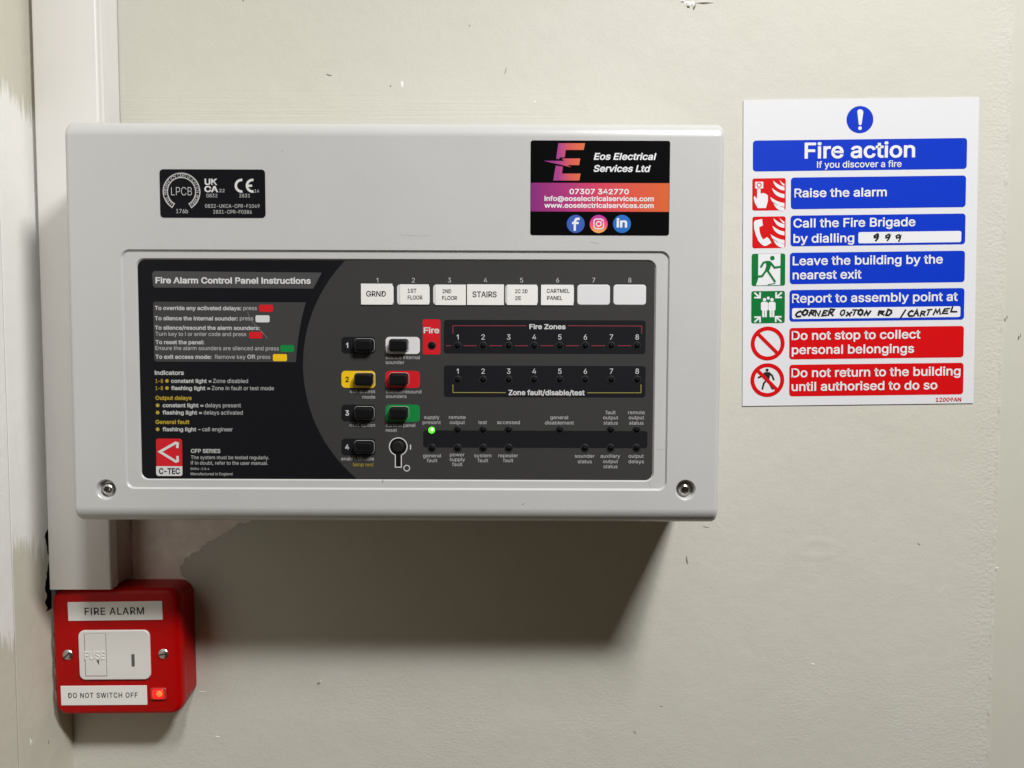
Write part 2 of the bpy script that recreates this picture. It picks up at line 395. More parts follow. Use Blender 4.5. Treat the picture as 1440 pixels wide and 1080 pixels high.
# bare plaster showing where the paint was pulled off under the panel
def ragged(L, sub=5, amp=.0009):
    out = []
    for i, p in enumerate(L):
        q = L[(i + 1) % len(L)]
        for k in range(sub):
            t = k / sub; out.append((p[0] + (q[0] - p[0]) * t + amp * (random.random() - .5) * 2, p[1] + (q[1] - p[1]) * t + amp * (random.random() - .5) * 2))
    return out
P = ragged([wpt(*p) for p in ((186, 700), (372, 700), (352, 733), (330, 738), (322, 748), (304, 756), (286, 766), (278, 776), (262, 784), (254, 796), (255, 806), (262, 815), (255, 824), (238, 820), (222, 823), (205, 818), (187, 812))])
mesh('plaster_patch', [(p[0], -.00035, p[1]) for p in P], [tuple(range(len(P)))], M['plaster'], wb)
# ------------------------------------------------------------------ cable trunking
tx0, tx1, td = -.3134, -.2712, .0300
TR = Frame((tx0 + tx1) / 2, CAM_H - .1657, 0.0, td)
trunk = thing('cable_trunking', 'white plastic cable trunking running down the wall corner to the red switch box', 'trunking', TR)
hw = (tx1 - tx0) / 2; tz1 = .75 + .1657
def extrude_z(name, P, z0, z1, mt, parent):
    n = len(P); V = [(p[0], p[1], z0) for p in P] + [(p[0], p[1], z1) for p in P]
    F = [(i, (i + 1) % n, n + (i + 1) % n, n + i) for i in range(n)] + [tuple(range(n)), tuple(reversed(range(n, 2 * n)))]
    return mesh(name, V, F, mt, parent, sm=True)
b_ = hw - .0011
extrude_z('trunking_base', [(-b_, -.0002), (b_ + .0006, -.0002), (b_ + .0006, -.0022), (b_, -.0028), (b_, -td + .0035), (-b_, -td + .0035)], .0004, tz1, M['pvc'], trunk)
Lp = []
for s in (1, -1):
    q = [(b_ + .0001, -td + .0085), (b_ + .0011, -td + .0085), (b_ + .0013, -td + .0078), (b_ + .0011, -td + .0070), (b_ + .0007, -td + .0064), (b_ + .0006, -td + .0040), (b_ + .0010, -td + .0034), (b_ + .0012, -td + .0026), (b_ + .0010, -td + .0009), (b_ + .0005, -td + .0003), (b_ - .0003, -td)]
    Lp += [(s * x, y) for x, y in (q if s == 1 else reversed(q))]
extrude_z('trunking_lid', Lp, 0, tz1, M['pvc'], trunk)

# ------------------------------------------------------------------ the fire alarm control panel
PD = .094
PW, PH = .3806, .2345
PF = Frame(-.0681, CAM_H + .0116, .0033, PD)
panel = thing('fire_alarm_control_panel', 'pale grey eight zone fire alarm control panel with dark instruction fascia', 'control panel', PF)
RB, RE, NB = .0095, .0032, 10
def lid_profile(i):
    hz = PH / 2 - i; yf = -PD + i; r = RB - i; P = [(0.0, -hz)]
    for k in range(NB + 1): a = R(90 * k / NB); P.append((yf + r - r * math.sin(a), -hz + r - r * math.cos(a)))
    for k in range(NB + 1): a = R(90 * k / NB); P.append((yf + r - r * math.cos(a), hz - r + r * math.sin(a)))
    return P + [(0.0, hz)]
st = []
for k in range(7): a = R(90 * k / 6); st.append((-PW / 2 + RE - RE * math.sin(math.pi / 2 - a), RE - RE * math.sin(a)))
st = [(-PW / 2 + RE * (1 - math.cos(R(90 * k / 6))), 0) for k in range(0)] or [(-PW / 2 + RE * (1 - math.sin(R(90 * k / 6))), RE * (1 - math.cos(R(90 * k / 6)))) for k in range(6, -1, -1)]
st = st + [(-x, i) for x, i in reversed(st)]
V = []; F = []
for x, i in st: V += [(x, y, z) for y, z in lid_profile(i)]
n = len(lid_profile(0))
for k in range(len(st) - 1):
    for i in range(n): j = (i + 1) % n; F.append((k * n + i, k * n + j, (k + 1) * n + j, (k + 1) * n + i))
F += [tuple(range(n)), tuple(reversed(range((len(st) - 1) * n, len(st) * n)))]
lid = mesh('enclosure_lid', V, F, M['lid'], panel)

fo = PF.rect(169.5, 350.5, 937.5, 690); RD1 = .0011          # outer step
fi = PF.rect(190.5, 363.8, 918.6, 676.5); RD2 = .0009          # seat of the fascia overlay
def ins(r, d): return (r[0] + d, r[1] + d, r[2] - d, r[3] - d)
yF = -PD + RD1
cut = []
def cutter(rings):
    V, F = loft(rings, True, True); cut.append(mesh('cutter', V, F, M['lid']))
cutter([(rr(*ins(fo, .0009), .0043, 10), -PD + RD1), (rr(*ins(fo, -.0009), .0057, 10), -PD - RD1)])
cutter([(rr(*ins(fi, .0002), .0044, 10), yF + RD2), (rr(*ins(fi, -.0012), .0054, 10), yF - RD2)])
scr = [PF.px(149, 688.5), PF.px(964, 689)]
for cx, cz in scr: cutter([(circ(cx, cz, .0046, 32), -PD + .0042), (circ(cx, cz, .0054, 32), -PD + .0006), (circ(cx, cz, .0068, 32), -PD - .0006)])
for c in cut:
    c.parent = panel
    md = lid.modifiers.new('cut', 'BOOLEAN'); md.operation = 'DIFFERENCE'; md.solver = 'EXACT'; md.object = c
bv = lid.modifiers.new('edge', 'BEVEL'); bv.width = .00028; bv.segments = 2; bv.limit_method = 'ANGLE'; bv.angle_limit = R(28)
for p in lid.data.polygons: p.use_smooth = True
wn = lid.modifiers.new('normals', 'WEIGHTED_NORMAL'); wn.keep_sharp = False; wn.weight = 100
dg = bpy.context.evaluated_depsgraph_get()
me = bpy.data.meshes.new_from_object(lid.evaluated_get(dg)); lid.modifiers.clear(); lid.data = me
for c in cut: bpy.data.objects.remove(c)
# handling marks on the casing
for L_, w_ in (([(537, 679), (538.4, 675.6)], .0005), ([(912, 678), (915, 683), (915.6, 688)], .00012), ([(924, 632), (946, 634.5), (978, 635)], .00010), ([(734, 710), (737, 708)], .0004), ([(395, 213), (399, 211)], .0002), ([(830, 340), (842, 343)], .00012), ([(560, 330), (590, 332), (602, 331)], .00008)):
    strokes('scuff', [[PF.px(*p) for p in L_]], w_, (-PD + RD1 if 351 < L_[0][1] < 689 and L_[0][0] < 930 else -PD) - .00005, M['scuff_shade'], lid)
# screws at the bottom of their counterbores
for cx, cz in scr:
    V, F = loft([(circ(0, 0, .0044, 28), .0040), (circ(0, 0, .0044, 28), .0034), (circ(0, 0, .0036, 28), .0032), (circ(0, 0, .0035, 28), .0022), (circ(0, 0, .0028, 28), .0012), (circ(0, 0, .0019, 28), .0008),
                 (circ(0, 0, .0017, 28), .0020), (circ(0, 0, .0006, 28), .0024)])
    s = mesh('screw', V, F, M['steel'], panel, sm=True); s.location = (cx, -PD, cz)
    for a in (35, 125):
        d = (math.cos(R(a)) * .0017, math.sin(R(a)) * .0017)
        strokes('screw_slot', [[(-d[0], -d[1]), (d[0], d[1])]], .0009, .0010 + a * 1e-6, M['steeldark'], s)

# fascia overlay
e1, e2, e3, e4, e5 = [yF + RD2 - .00025 - .00006 * k for k in range(5)]
fx = ins(fi, .0003)
V, F = loft([(rr(*fx, .0043, 8), yF + RD2 - .00001), (rr(*fx, .0043, 8), e1)])
fas = mesh('fascia', V, F, M['fascia'], panel)
fz = lambda u, v: PF.px(u, v)
# dark instruction field bounded by a big arc
cx, cz = fz(635, 515); ra = 210 / 1080 * (CAM_D - PD)
bz0, bz1 = fx[1] + .0001, fx[3] - .0001
a_top = math.asin((bz1 - cz) / ra); a_bot = math.asin((bz0 - cz) / ra)
arc = [(cx - ra * math.cos(a_bot + (a_top - a_bot) * k / 40), cz + ra * math.sin(a_bot + (a_top - a_bot) * k / 40)) for k in range(41)]
ll = rr(fx[0] + .0001, bz0, fx[2], bz1, .0042, 8)
flat('instruction_field', arc + ll[9:27], e2, M['dark'], fas)
def fpoly(name, L, y, mt): return flat(name, PF.pts(L), y, M[mt], fas)
fpoly('title_bar', [(215, 380.8), (451.5, 383), (439.5, 405.6), (216, 404), (213.6, 402), (212, 384)], e3, 'bar')
fpoly('instruction_box', [(215, 424), (429, 425)] + bez((429, 425), (418, 462), (415, 509.3))[1:] + [(217.5, 508.6), (215, 506), (213.4, 427)], e3, 'box')
def T(s, u0, u1, vb, h=5.6, m='grey', bold=0.0, p=None, y=None): return text(PF, s, u0, u1, vb, h, e5 if y is None else y, M[m], p or fas, bold)
B = .022
T('Fire Alarm Control Panel Instructions', 217, 436, 398.2, 8.8, 'white', .026)
T('To override any activated delays:', 216, 338, 435.8, 5.8, 'grey', B); T('press', 341, 360, 435.8)
T('To silence the internal sounder:', 216, 333, 450.3, 5.8, 'grey', B); T('press', 336, 355, 450.3)
T('To silence/resound the alarm sounders:', 216, 364, 463.6, 5.8, 'grey', B)
T('Turn key to I or enter code and press', 217, 345, 472.2)
T('To reset the panel:', 217, 285.5, 484, 5.8, 'grey', B); T('Ensure the alarm sounders are silenced and press', 217, 391, 492.2)
T('To exit access mode:', 217, 296, 504.6, 5.8, 'grey', B); T('Remove key', 301, 344, 504.6); T('OR', 346.5, 358, 504.6, 5.8, 'grey', B); T('press', 360.5, 379, 504.6)
for u0, v0, u1, v1, c in ((363, 428.3, 383, 438.4, 'red'), (358, 443.2, 378, 453.2, 'white'), (349, 466.5, 368, 476, 'red'), (393, 485.2, 412.6, 495, 'green'), (382.5, 498, 402.5, 508, 'yellow')):
    flat('key_swatch', rr(*PF.rect(u0, v0, u1, v1), .0009, 4), e4, M[c], fas)
T('Indicators', 216, 257, 527.3, 6.2, 'grey', B)
for vb, a, ae, bb, b0, b1 in ((538.6, 'constant light =', 296, 'Zone disabled', 298.3, 347.5), (548.7, 'flashing light =', 294, 'Zone in fault or test mode', 296.5, 384)):
    T('1-8', 217, 227.5, vb, 5.4, 'yellowp', .012); T(a, 239, ae, vb, 5.6, 'grey', B); T(bb, b0, b1, vb)
    flat('indicator_dot', circ(*fz(233.2, vb - 2.8), .00105, 16), e5, M['yellowp'], fas)
T('Output delays', 217, 268, 562.6, 5.8, 'yellowp', B); T('General fault', 217, 265, 596.6, 5.8, 'yellowp', B)
for vb, a, ae, bb, b0, b1 in ((573, 'constant light =', 284.5, 'delays present', 287, 337.5), (583.2, 'flashing light =', 282.5, 'delays activated', 285, 340), (606.8, 'flashing light -', 280.5, 'call engineer', 283, 326)):
    T(a, 227, ae, vb, 5.6, 'grey', B); T(bb, b0, b1, vb)
    flat('indicator_dot', circ(*fz(220, vb - 2.7), .00110, 16), e5, M['yellowp'], fas)
# hair scratch on the overlay
strokes('scratch', [[fz(347, 438), fz(350, 449), fz(358, 457), fz(366, 465), fz(375, 476)]], .00009, e5 - .0001, M['grey'], fas)
# maker's badge
lg = flat('maker_badge', rr(*PF.rect(217.5, 617.2, 255.2, 670.2), .0014, 5), e3, M['red'], fas)
q = PF.rect(217.5, 656.2, 255.2, 670.2); rb = rr(q[0] + .0001, q[1] + .0001, q[2] - .0001, q[3] + .002, .0014, 5)
flat('badge_foot', [(q[2] - .0001, q[3]), (q[0] + .0001, q[3])] + rb[12:24], e4, M['white'], fas)
strokes('badge_chevron', [[fz(247.8, 629.6), fz(248.2, 624.2), fz(245.5, 623.2), fz(223.2, 635.8), fz(245.8, 649.6), fz(248.4, 648.6), fz(248, 642.8)]], .0015, e5, M['white'], fas)
T('C-TEC', 222, 251.5, 667.4, 8.6, 'ink', .026)
T('CFP SERIES', 267, 308.5, 637.4, 5.6, 'grey', .02); T('The system must be tested regularly.', 267, 377, 646.1, 5); T('If in doubt, refer to the user manual.', 267, 375.5, 653.9, 5)
T('EN54-2 & 4', 266.7, 293, 661.4, 3.2); T('Manufactured in England', 266.7, 325.5, 668.8, 3.8)

# zone windows with their written inserts
zc = [529.6 + 50.9 * k for k in range(8)]
wz = PF.rect(0, 400, 46, 428.8)
hwz, hhz = .0095, (wz[3] - wz[1]) / 2
mw = None
INS = [(507, 398.6, 551.5, 428.2, ((' GRND', 514.5, 542.3, 416.8, 7.8),)),
       (562, 399.6, 602.8, 428, (('1ST', 573, 585.3, 411.4, 5.6), ('FLOOR', 573, 593.8, 421, 5.6))),
       (611.8, 399.9, 655, 428.8, (('2ND', 622, 634.3, 412, 5.6), ('FLOOR', 621.5, 642.7, 421.6, 5.6))),
       (656.6, 399.6, 708.6, 428.8, (('STAIRS', 664.3, 698.4, 417.8, 8.2),)),
       (713, 400, 755, 428.8, (('2C 2D', 724.4, 742, 412, 5.4), ('2E', 724.4, 732.6, 421.8, 5.4))),
       (761, 400.2, 806.6, 429, (('CARTMEL', 769, 801.2, 411.6, 5.6), ('PANEL', 769.5, 791, 421.6, 5.6)))]
for k in range(8):
    cxw, czw = fz(zc[k] + .2, 414.4)
    if mw is None:
        V, F = loft([(rr(-hwz, -hhz, hwz, hhz, .0018, 5), e1 + .0001), (rr(-hwz, -hhz, hwz, hhz, .0018, 5), e2), (rr(-hwz + .0003, -hhz + .0003, hwz - .0003, hhz - .0003, .0015, 5), e2 - .0002)])
        zw = mesh('zone_window', V, F, M['window'], panel); mw = zw.data
    else: zw = link(bpy.data.objects.new('zone_window', mw), panel)
    zw.location = (cxw, 0, czw)
    if k < len(INS):
        u0, v0, u1, v1, tx = INS[k]; r_ = PF.rect(u0, v0, u1, v1); yi = e2 - .00055
        V, F = loft([([(r_[2], r_[3]), (r_[0], r_[3]), (r_[0], r_[1]), (r_[2], r_[1])], e2 - .0002), ([(r_[2], r_[3]), (r_[0], r_[3]), (r_[0], r_[1]), (r_[2], r_[1])], yi)])
        V = [(a - cxw, b, c - czw) for a, b, c in V]
        mesh('label_insert', V, F, M['tape'], zw)
        for s, a, b, vb, h in tx:
            t = T(s.strip(), a, b, vb, h, 'ink', .013, zw, yi - .00006); t.location = (-cxw, 0, -czw)
    T(str(k + 1), zc[k] + .3, None, 397, 6.6, 'grey')

# push buttons, each on its coloured surround
yB = e2 - .0001
def surround(u0, v0, u1, v1, c): return flat('button_surround', rr(*PF.rect(u0, v0, u1, v1), .0022, 5), e2, M[c], fas)
rows = [485.6, 533.6, 581.2, 629.2]
bw, bh = .0053, .0033
cap = None
def button(u, v):
    global cap
    x, z = fz(u, v)
    if cap is None:
        V, F = loft([(rr(-bw, -bh, bw, bh, .0014, 5), e1), (rr(-bw, -bh, bw, bh, .0014, 5), e1 - .0034), (rr(-bw + .0003, -bh + .0003, bw - .0003, bh - .0003, .0012, 5), e1 - .0041), (rr(-bw + .0011, -bh + .0011, bw - .0011, bh - .0011, .0008, 5), e1 - .0044)])
        o = mesh('push_button', V, F, M['button'], panel, sm=True); cap = [o.data]
        I = rr(-bw - .0003, -bh - .0003, bw + .0003, bh + .0003, .0017, 5); Oo = rr(-bw - .0007, -bh - .0007, bw + .0007, bh + .0007, .0021, 5); m_ = len(I)
        V = [(p[0], e2, p[1]) for p in Oo] + [(p[0] * .5 + q[0] * .5, e2 - .0004, p[1] * .5 + q[1] * .5) for p, q in zip(I, Oo)] + [(p[0], e2, p[1]) for p in I]
        F = [(r * m_ + i, r * m_ + (i + 1) % m_, (r + 1) * m_ + (i + 1) % m_, (r + 1) * m_ + i) for r in range(2) for i in range(m_)]
        rim = mesh('button_rim', V, F, M['bezel'], o, sm=True); cap.append(rim.data)  # added ring; its pale colour imitates the lit aperture edge
    else:
        o = link(bpy.data.objects.new('push_button', cap[0]), panel); link(bpy.data.objects.new('button_rim', cap[1]), o)
    o.location = (x, 0, z)
for k, (c, d) in enumerate((('strip', '1'), ('yellow', '2'), ('strip', '3'), ('strip', '4'))):
    v = rows[k]; surround(479.2, v - 12, 527.2, v + 12, c); button(511.6, v)
    T(d, 487.4, None, v + 3.6, 7.4, 'ink' if c == 'yellow' else 'white', .016)
for k, c in enumerate(('window', 'red', 'green')):
    v = rows[k]; surround(541.6, v - 12, 590, v + 12.2, c); button(560.4, v)
for s, a, b, vb in (('silence internal', 541.7, 589.7, 505), ('sounder', 541.7, 568, 512), ('exit access', 491.3, 527, 552.9), ('mode', 509, 527, 560.8), ('silence/resound', 542, 592, 553.3),
                    ('sounders', 542, 571.2, 559.9), ('next option', 491, 526.6, 600.4), ('control panel', 542, 583.3, 600.7), ('reset', 542, 557.7, 607.7), ('enable/disable', 479, 525.3, 648)):
    T(s, a, b, vb, 4.9)
T('lamp test', 496, 524.8, 656.2, 4.9, 'yellowp')
# key switch: black keyhole aperture with a white printed outline
kx, kz = fz(559.5, 628.6); kr = 12.6 / 2.41 * mm; ks = 4.3 / 2.41 * mm; kb = fz(559.5, 657.6)[1]
a0 = math.acos(-math.sqrt(1 - (ks / kr) ** 2))
ph = math.asin(ks / kr)
K = [(kx + kr * math.sin(a), kz - kr * math.cos(a)) for a in [ph + (2 * math.pi - 2 * ph) * k / 40 for k in range(41)]]
K = K + [(kx - ks, kb), (kx + ks, kb)]
kp = flat('key_switch', K, e3, M['void'], panel)
strokes('key_outline', [K + [K[0]]], .00055, e4, M['white'], kp)
V, F = loft([(circ(kx, kz, .0036, 24), e3 - .00002), (circ(kx, kz, .0034, 24), e3 - .0006), (circ(kx, kz, .0026, 24), e3 - .0008)])
mesh('lock_barrel', V, F, M['steeldark'], kp, sm=True)
V, F = ring_mesh(*fz(571.5, 659), .00145, .00195, y=e3); mesh('key_mark', V, F, M['white'], kp)
strokes('key_mark', [[fz(576.8, 626.2), fz(576.8, 632.4)]], .0006, e3, M['white'], kp)

# indicator strips
def strip(u0, v0, u1, v1, r=.0016): flat('indicator_strip', rr(*PF.rect(u0, v0, u1, v1), r, 5), e2, M['strip'], fas)
strip(623.8, 449.6, 908.2, 498); strip(623.8, 514, 908.2, 559.4); strip(594.6, 605.6, 911, 630.8)
flat('fire_tag', rr(*PF.rect(594, 448.8, 619, 498.6), .0012, 5), e2, M['red'], fas)
T('Fire', 595.3, 617.8, 468.6, 8.4, 'white', .024)
T('Fire Zones', 744.5, 795.5, 462.7, 7, 'white', B); T('Zone fault/disable/test', 715, 822.5, 555.9, 7.4, 'white', B)
LX = [643, 679, 715.1, 751.2, 787.3, 823.3, 860, 896.4]
for k, u in enumerate(LX):
    T(str(k + 1), u + .2, None, 477.5, 7.2, 'white'); T(str(k + 1), u + .2, None, 525.7, 7.2, 'white')
lw = .00034
strokes('bracket_line', [[fz(636.6, 469), fz(636.6, 458), fz(740, 458)], [fz(799, 458), fz(903, 458.4), fz(903, 469)]], lw, e4, M['redline'], fas)
strokes('link_line', [[fz(a, 486.2), fz(b, 486.2)] for a, b in [(627, 634)] + [(LX[k] + 9, LX[k + 1] - 9) for k in range(7)]], lw, e4, M['redline'], fas)
strokes('bracket_line', [[fz(636.6, 541), fz(636.6, 552.2), fz(711, 552.4)], [fz(826.5, 552.6), fz(902, 552.6), fz(902, 541)]], lw, e4, M['yelline'], fas)
led = None
def indicator(u, v, lit=False):
    global led
    x, z = fz(u, v)
    if led is None or lit:
        r0, r1 = .0017, .0025
        V, F = loft([(circ(0, 0, r1, 20), e2), (circ(0, 0, r1 - .0003, 20), e3 - .0002), (circ(0, 0, r0, 20), e3 - .0002), (circ(0, 0, r0 * .97, 20), e3), (circ(0, 0, r0 * .7, 20), e3 - .0005), (circ(0, 0, r0 * .3, 20), e3 - .0008)])
        fm = [0] * 40 + [1] * (len(F) - 40)
        o = mesh('indicator_light', V, F, [M['ledring'], M['ledon' if lit else 'led']], panel, sm=True, fmats=fm)
        if not lit: led = o.data
    else: o = link(bpy.data.objects.new('indicator_light', led), panel)
    o.location = (x, 0, z)
    if lit:
        o.scale = (1.12, 1, 1.12); o['label'] = 'glowing green supply present lamp'
        V, F = loft([(circ(.0002, .0003, .0009, 16), e3 - .0007), (circ(.0002, .0003, .0005, 16), e3 - .0011)]); mesh('glowing_core', V, F, M['ledcore'], o, sm=True)
indicator(606.7, 486)
for u in LX: indicator(u, 486.4)
for u in LX: indicator(u, 534.4)
for k, u in enumerate((606.7, 643, 679, 715.1, 787.2, 859, 895.6)): indicator(u, 605.2, k == 0)
for u in (606.7, 643, 679, 715.1, 822.6, 859, 895.6): indicator(u, 630.8)
for s, a, b, y in (('supply', 64, 150, 598), ('present', 56, 158, 627), ('remote', 204, 298, 598), ('output', 208, 294, 627), ('test', 370, 418, 627), ('accessed', 476, 604, 627), ('general', 776, 876, 599),
                   ('disablement', 746, 909, 629), ('fault', 1088, 1145, 571), ('output', 1074, 1159, 600), ('status', 1077, 1156, 630), ('remote', 1215, 1309, 571), ('output', 1219, 1305, 600), ('status', 1222, 1302, 630),
                   ('general', 58, 158, 815), ('fault', 79, 138, 842), ('power', 210, 292, 809), ('supply', 208, 294, 836), ('fault', 222, 280, 864), ('system', 347, 443, 814), ('fault', 367, 425, 842),
                   ('repeater', 483, 594, 814), ('fault', 510, 567, 842), ('sounder', 915, 1025, 817), ('status', 931, 1010, 848), ('auxiliary', 1060, 1170, 817), ('output', 1074, 1158, 847), ('status', 1076, 1155, 876),
                   ('output', 1218, 1303, 817), ('delays', 1217, 1304, 848)):
    T(s, 580 + a / 4, 580 + b / 4, 440 + y / 4, 5.0)

# certification plate
c0 = -PD - .0003; c1 = c0 - .00006
q = PF.rect(224.4, 238, 373.6, 306.4)
cert = plate('certification_plate', *q, .0021, -PD + .0001, c0, .0001, M['certplate'], panel); cert['label'] = 'black certification plate with white approval marks'
def TC(s, u0, u1, vb, h, m='grey', bold=0.0): return text(PF, s, u0, u1, vb, h, c1, M[m], cert, bold)
X8 = lambda x: 210 + x / 8
Y8 = lambda y: 225 + y / 8
lcx, lcz = PF.px(X8(365), Y8(358)); k8 = 1 / 8 / 2.41 * mm
for r in (204, 156):
    V, F = ring_mesh(lcx, lcz, (r - 5) * k8, (r + 5) * k8, -58, 238, 60, c1); mesh('approval_ring', V, F, M['grey'], cert)
for a in (-58, 238):
    strokes('approval_ring', [[(lcx + 151 * k8 * math.cos(R(a)), lcz + 151 * k8 * math.sin(R(a))), (lcx + 209 * k8 * math.cos(R(a)), lcz + 209 * k8 * math.sin(R(a)))]], 10 * k8, c1 - .00002, M['grey'], cert)
AV = []; AF = []
ring = 'LOSS PREVENTION CERTIFICATION BOARD'
for i, ch in enumerate(ring):
    if ch == ' ': continue
    V, F = glyphs(ch); a = R(228 - 276 * i / (len(ring) - 1)); k = 34 * k8 / capheight(0.0); xm = (min(v[0] for v in V) + max(v[0] for v in V)) / 2; b0 = len(AV)
    for v in V:
        lx, lz = (v[0] - xm) * k * 1.05, v[1] * k + 163 * k8
        AV.append((lcx + lx * math.sin(a) + lz * math.cos(a), c1, lcz - lx * math.cos(a) + lz * math.sin(a)))
    AF += [tuple(b0 + q_ for q_ in f) for f in F]
mesh('ring_lettering', AV, AF, M['grey'], cert)
TC('LPCB', X8(250), X8(482), Y8(399), 11.2, 'white', -.012); TC('176b', X8(305), X8(438), Y8(599), 5.8)
TC('UK', X8(625), X8(768), Y8(282), 8.8, 'white', .03); TC('CA', X8(622), X8(778), Y8(363), 8.8, 'white', .03)
TC('22', X8(790), X8(850), Y8(364), 4.6); TC('0832', X8(645), X8(768), Y8(421), 4.9); TC('14', X8(1185), X8(1238), Y8(368), 4.6); TC('2831', X8(1015), X8(1135), Y8(421), 4.9)
TC('0832-UKCA-CPR-F1049', X8(630), X8(1243), Y8(538), 5.0); TC('2831-CPR-F0386', X8(722), X8(1155), Y8(604), 5.0)
for xx in (1040, 1165):
    p = PF.px(X8(xx), Y8(291)); V, F = ring_mesh(p[0], p[1], 50 * k8, 77 * k8, 82, 278, 30, c1); mesh('conformity_mark', V, F, M['white'], cert)
strokes('conformity_mark', [[PF.px(X8(1112), Y8(291)), PF.px(X8(1152), Y8(291))]], 24 * k8, c1 - .00002, M['white'], cert)

# contractor's sticker
sx = lambda x: 730 + x / 6.26
sy = lambda y: 180 + y / 6.26
PX6 = lambda L: [PF.px(sx(a), sy(b)) for a, b in L]
q = PF.rect(sx(102), sy(109), sx(1319), sy(947))
stk = plate('contractor_sticker', *q, .0014, -PD + .0001, -PD - .00022, .00008, M['black'], panel); stk['label'] = "black contractor's sticker with purple to orange band"
s1 = -PD - .00028; s2 = s1 - .00006
bq = PF.rect(sx(102), sy(483), sx(1318), sy(739)); flat('colour_band', [(bq[2], bq[3]), (bq[0], bq[3]), (bq[0], bq[1]), (bq[2], bq[1])], s1, BAND, stk)
V = []; F = []
for L_ in ([(345, 135), (580, 135), (568, 194), (410, 194), (402, 258), (352, 262), (356, 274), (326, 272)],
           [(218, 290), (396, 290), (374, 269), (538, 269), (528, 328), (424, 327), (460, 347)],
           [(322, 331), (385, 342), (377, 402), (541, 402), (530, 463), (300, 463)]):
    b0 = len(V); V += [(p[0], s1, p[1]) for p in PX6(L_)]; F.append(tuple(range(b0, len(V))))
mesh('letter_emblem', V, F, EGRAD, stk)
def TS(s, u0, u1, yb, h, bold=.02, shear=0.0): return text(PF, s, sx(u0), sx(u1), sy(yb), h, s2, M['signwhite'], stk, bold, shear)
TS('Eos Electrical', 656, 1208, 281, 9.6, .02, .2); TS('Services Ltd', 655, 1157, 387, 9.6, .02, .2)
TS('07307 342770', 442, 965, 584, 7.6, .022); TS('info@eoselectricalservices.com', 222, 1184, 643, 7.0, .02); TS('www.eoselectricalservices.com', 222, 1184, 703, 7.0, .02)
u6 = 1 / 6.26 / 2.41 * mm
for xx, m_ in ((498, M['fb']), (700, IGRAD), (905, M['li'])):
    p = PF.px(sx(xx), sy(845)); flat('social_icon', circ(p[0], p[1], 78 * u6, 36), s1, m_, stk)
p = PF.px(sx(498), sy(845))
strokes('icon_glyph', [[(p[0] - 8 * u6, p[1] - 54 * u6), (p[0] - 8 * u6, p[1] + 20 * u6), (p[0] + 4 * u6, p[1] + 42 * u6), (p[0] + 28 * u6, p[1] + 44 * u6)], [(p[0] - 26 * u6, p[1] + 8 * u6), (p[0] + 20 * u6, p[1] + 8 * u6)]], 20 * u6, s2, M['signwhite'], stk)
p = PF.px(sx(700), sy(845))
Pq = rr(p[0] - 42 * u6, p[1] - 42 * u6, p[0] + 42 * u6, p[1] + 42 * u6, 24 * u6, 5)
strokes('icon_glyph', [Pq + [Pq[0]]], 9 * u6, s2, M['signwhite'], stk)
V, F = ring_mesh(p[0], p[1], 16 * u6, 25 * u6, y=s2); mesh('icon_glyph', V, F, M['signwhite'], stk)
flat('icon_glyph', circ(p[0] + 24 * u6, p[1] + 24 * u6, 5 * u6, 10), s2, M['signwhite'], stk)
TS('in', 856, 950, 877, 13.0, .028)

# ------------------------------------------------------------------ fused switch box below the trunking
BD = .027
BF = Frame(-.2704, CAM_H - .2107, -.007, BD)
fcu = thing('fused_switch_box', 'red metal fused switch box labelled fire alarm at the foot of the trunking', 'switch box', BF)
h_ = .0436
V, F = loft([(rr(-h_ + .0008, -h_ + .0008, h_ - .0008, h_ - .0008, .0100, 8), -.0002), (rr(-h_ + .0008, -h_ + .0008, h_ - .0008, h_ - .0008, .0100, 8), -BD + .0078)])
bb = mesh('back_box', V, F, M['redbox'], fcu, sm=True)
V, F = loft([(rr(-h_, -h_, h_, h_, .0085, 8), -BD + .0082), (rr(-h_ - .0004, -h_ - .0004, h_ + .0004, h_ + .0004, .0089, 8), -BD + .0068), (rr(-h_ - .0002, -h_ - .0002, h_ + .0002, h_ + .0002, .0087, 8), -BD + .0035),
             (rr(-h_ + .0006, -h_ + .0006, h_ - .0006, h_ - .0006, .0079, 8), -BD + .0014), (rr(-h_ + .0018, -h_ + .0018, h_ - .0018, h_ - .0018, .0067, 8), -BD + .0003), (rr(-h_ + .0032, -h_ + .0032, h_ - .0032, h_ - .0032, .0053, 8), -BD)], True, True)
fp = mesh('front_plate', V, F, M['redbox'], fcu, sm=True)
def bpl(name, u0, v0, u1, v1, r, th, ch, m_, parent): return plate(name, *BF.rect(u0, v0, u1, v1), r, -BD + .0002, -BD - th, ch, m_, parent)
l1 = bpl('label_strip', 95.8, 846.4, 229.4, 871.6, .0002, .0004, .0001, M['tape'], fcu); l1.rotation_euler = (0, -.006, 0)
text(BF, 'FIRE ALARM', 120, 203.5, 864.4, 10.2, -BD - .00047, M['ink'], l1, .012, spacing=1.1)
l2 = bpl('label_strip', 85.6, 964.6, 207.4, 990.8, .0002, .0004, .0001, M['tape'], fcu)
text(BF, 'DO NOT SWITCH OFF', 96.7, 194, 981.2, 7.2, -BD - .00047, M['ink'], l2, .012, spacing=1.15)
sw = bpl('switch_module', 110.8, 886, 213, 954.6, .0042, .0014, .0006, M['whiteplastic'], fcu)
ys = -BD - .0014
q = BF.rect(120, 890.6, 152, 949.4)
strokes('fuse_carrier_groove', [[(q[0], q[1]), (q[0], q[3]), (q[2], q[3]), (q[2], q[1]), (q[0], q[1] + .0000001)]], .0003, ys - .00003, M['groove'], sw)
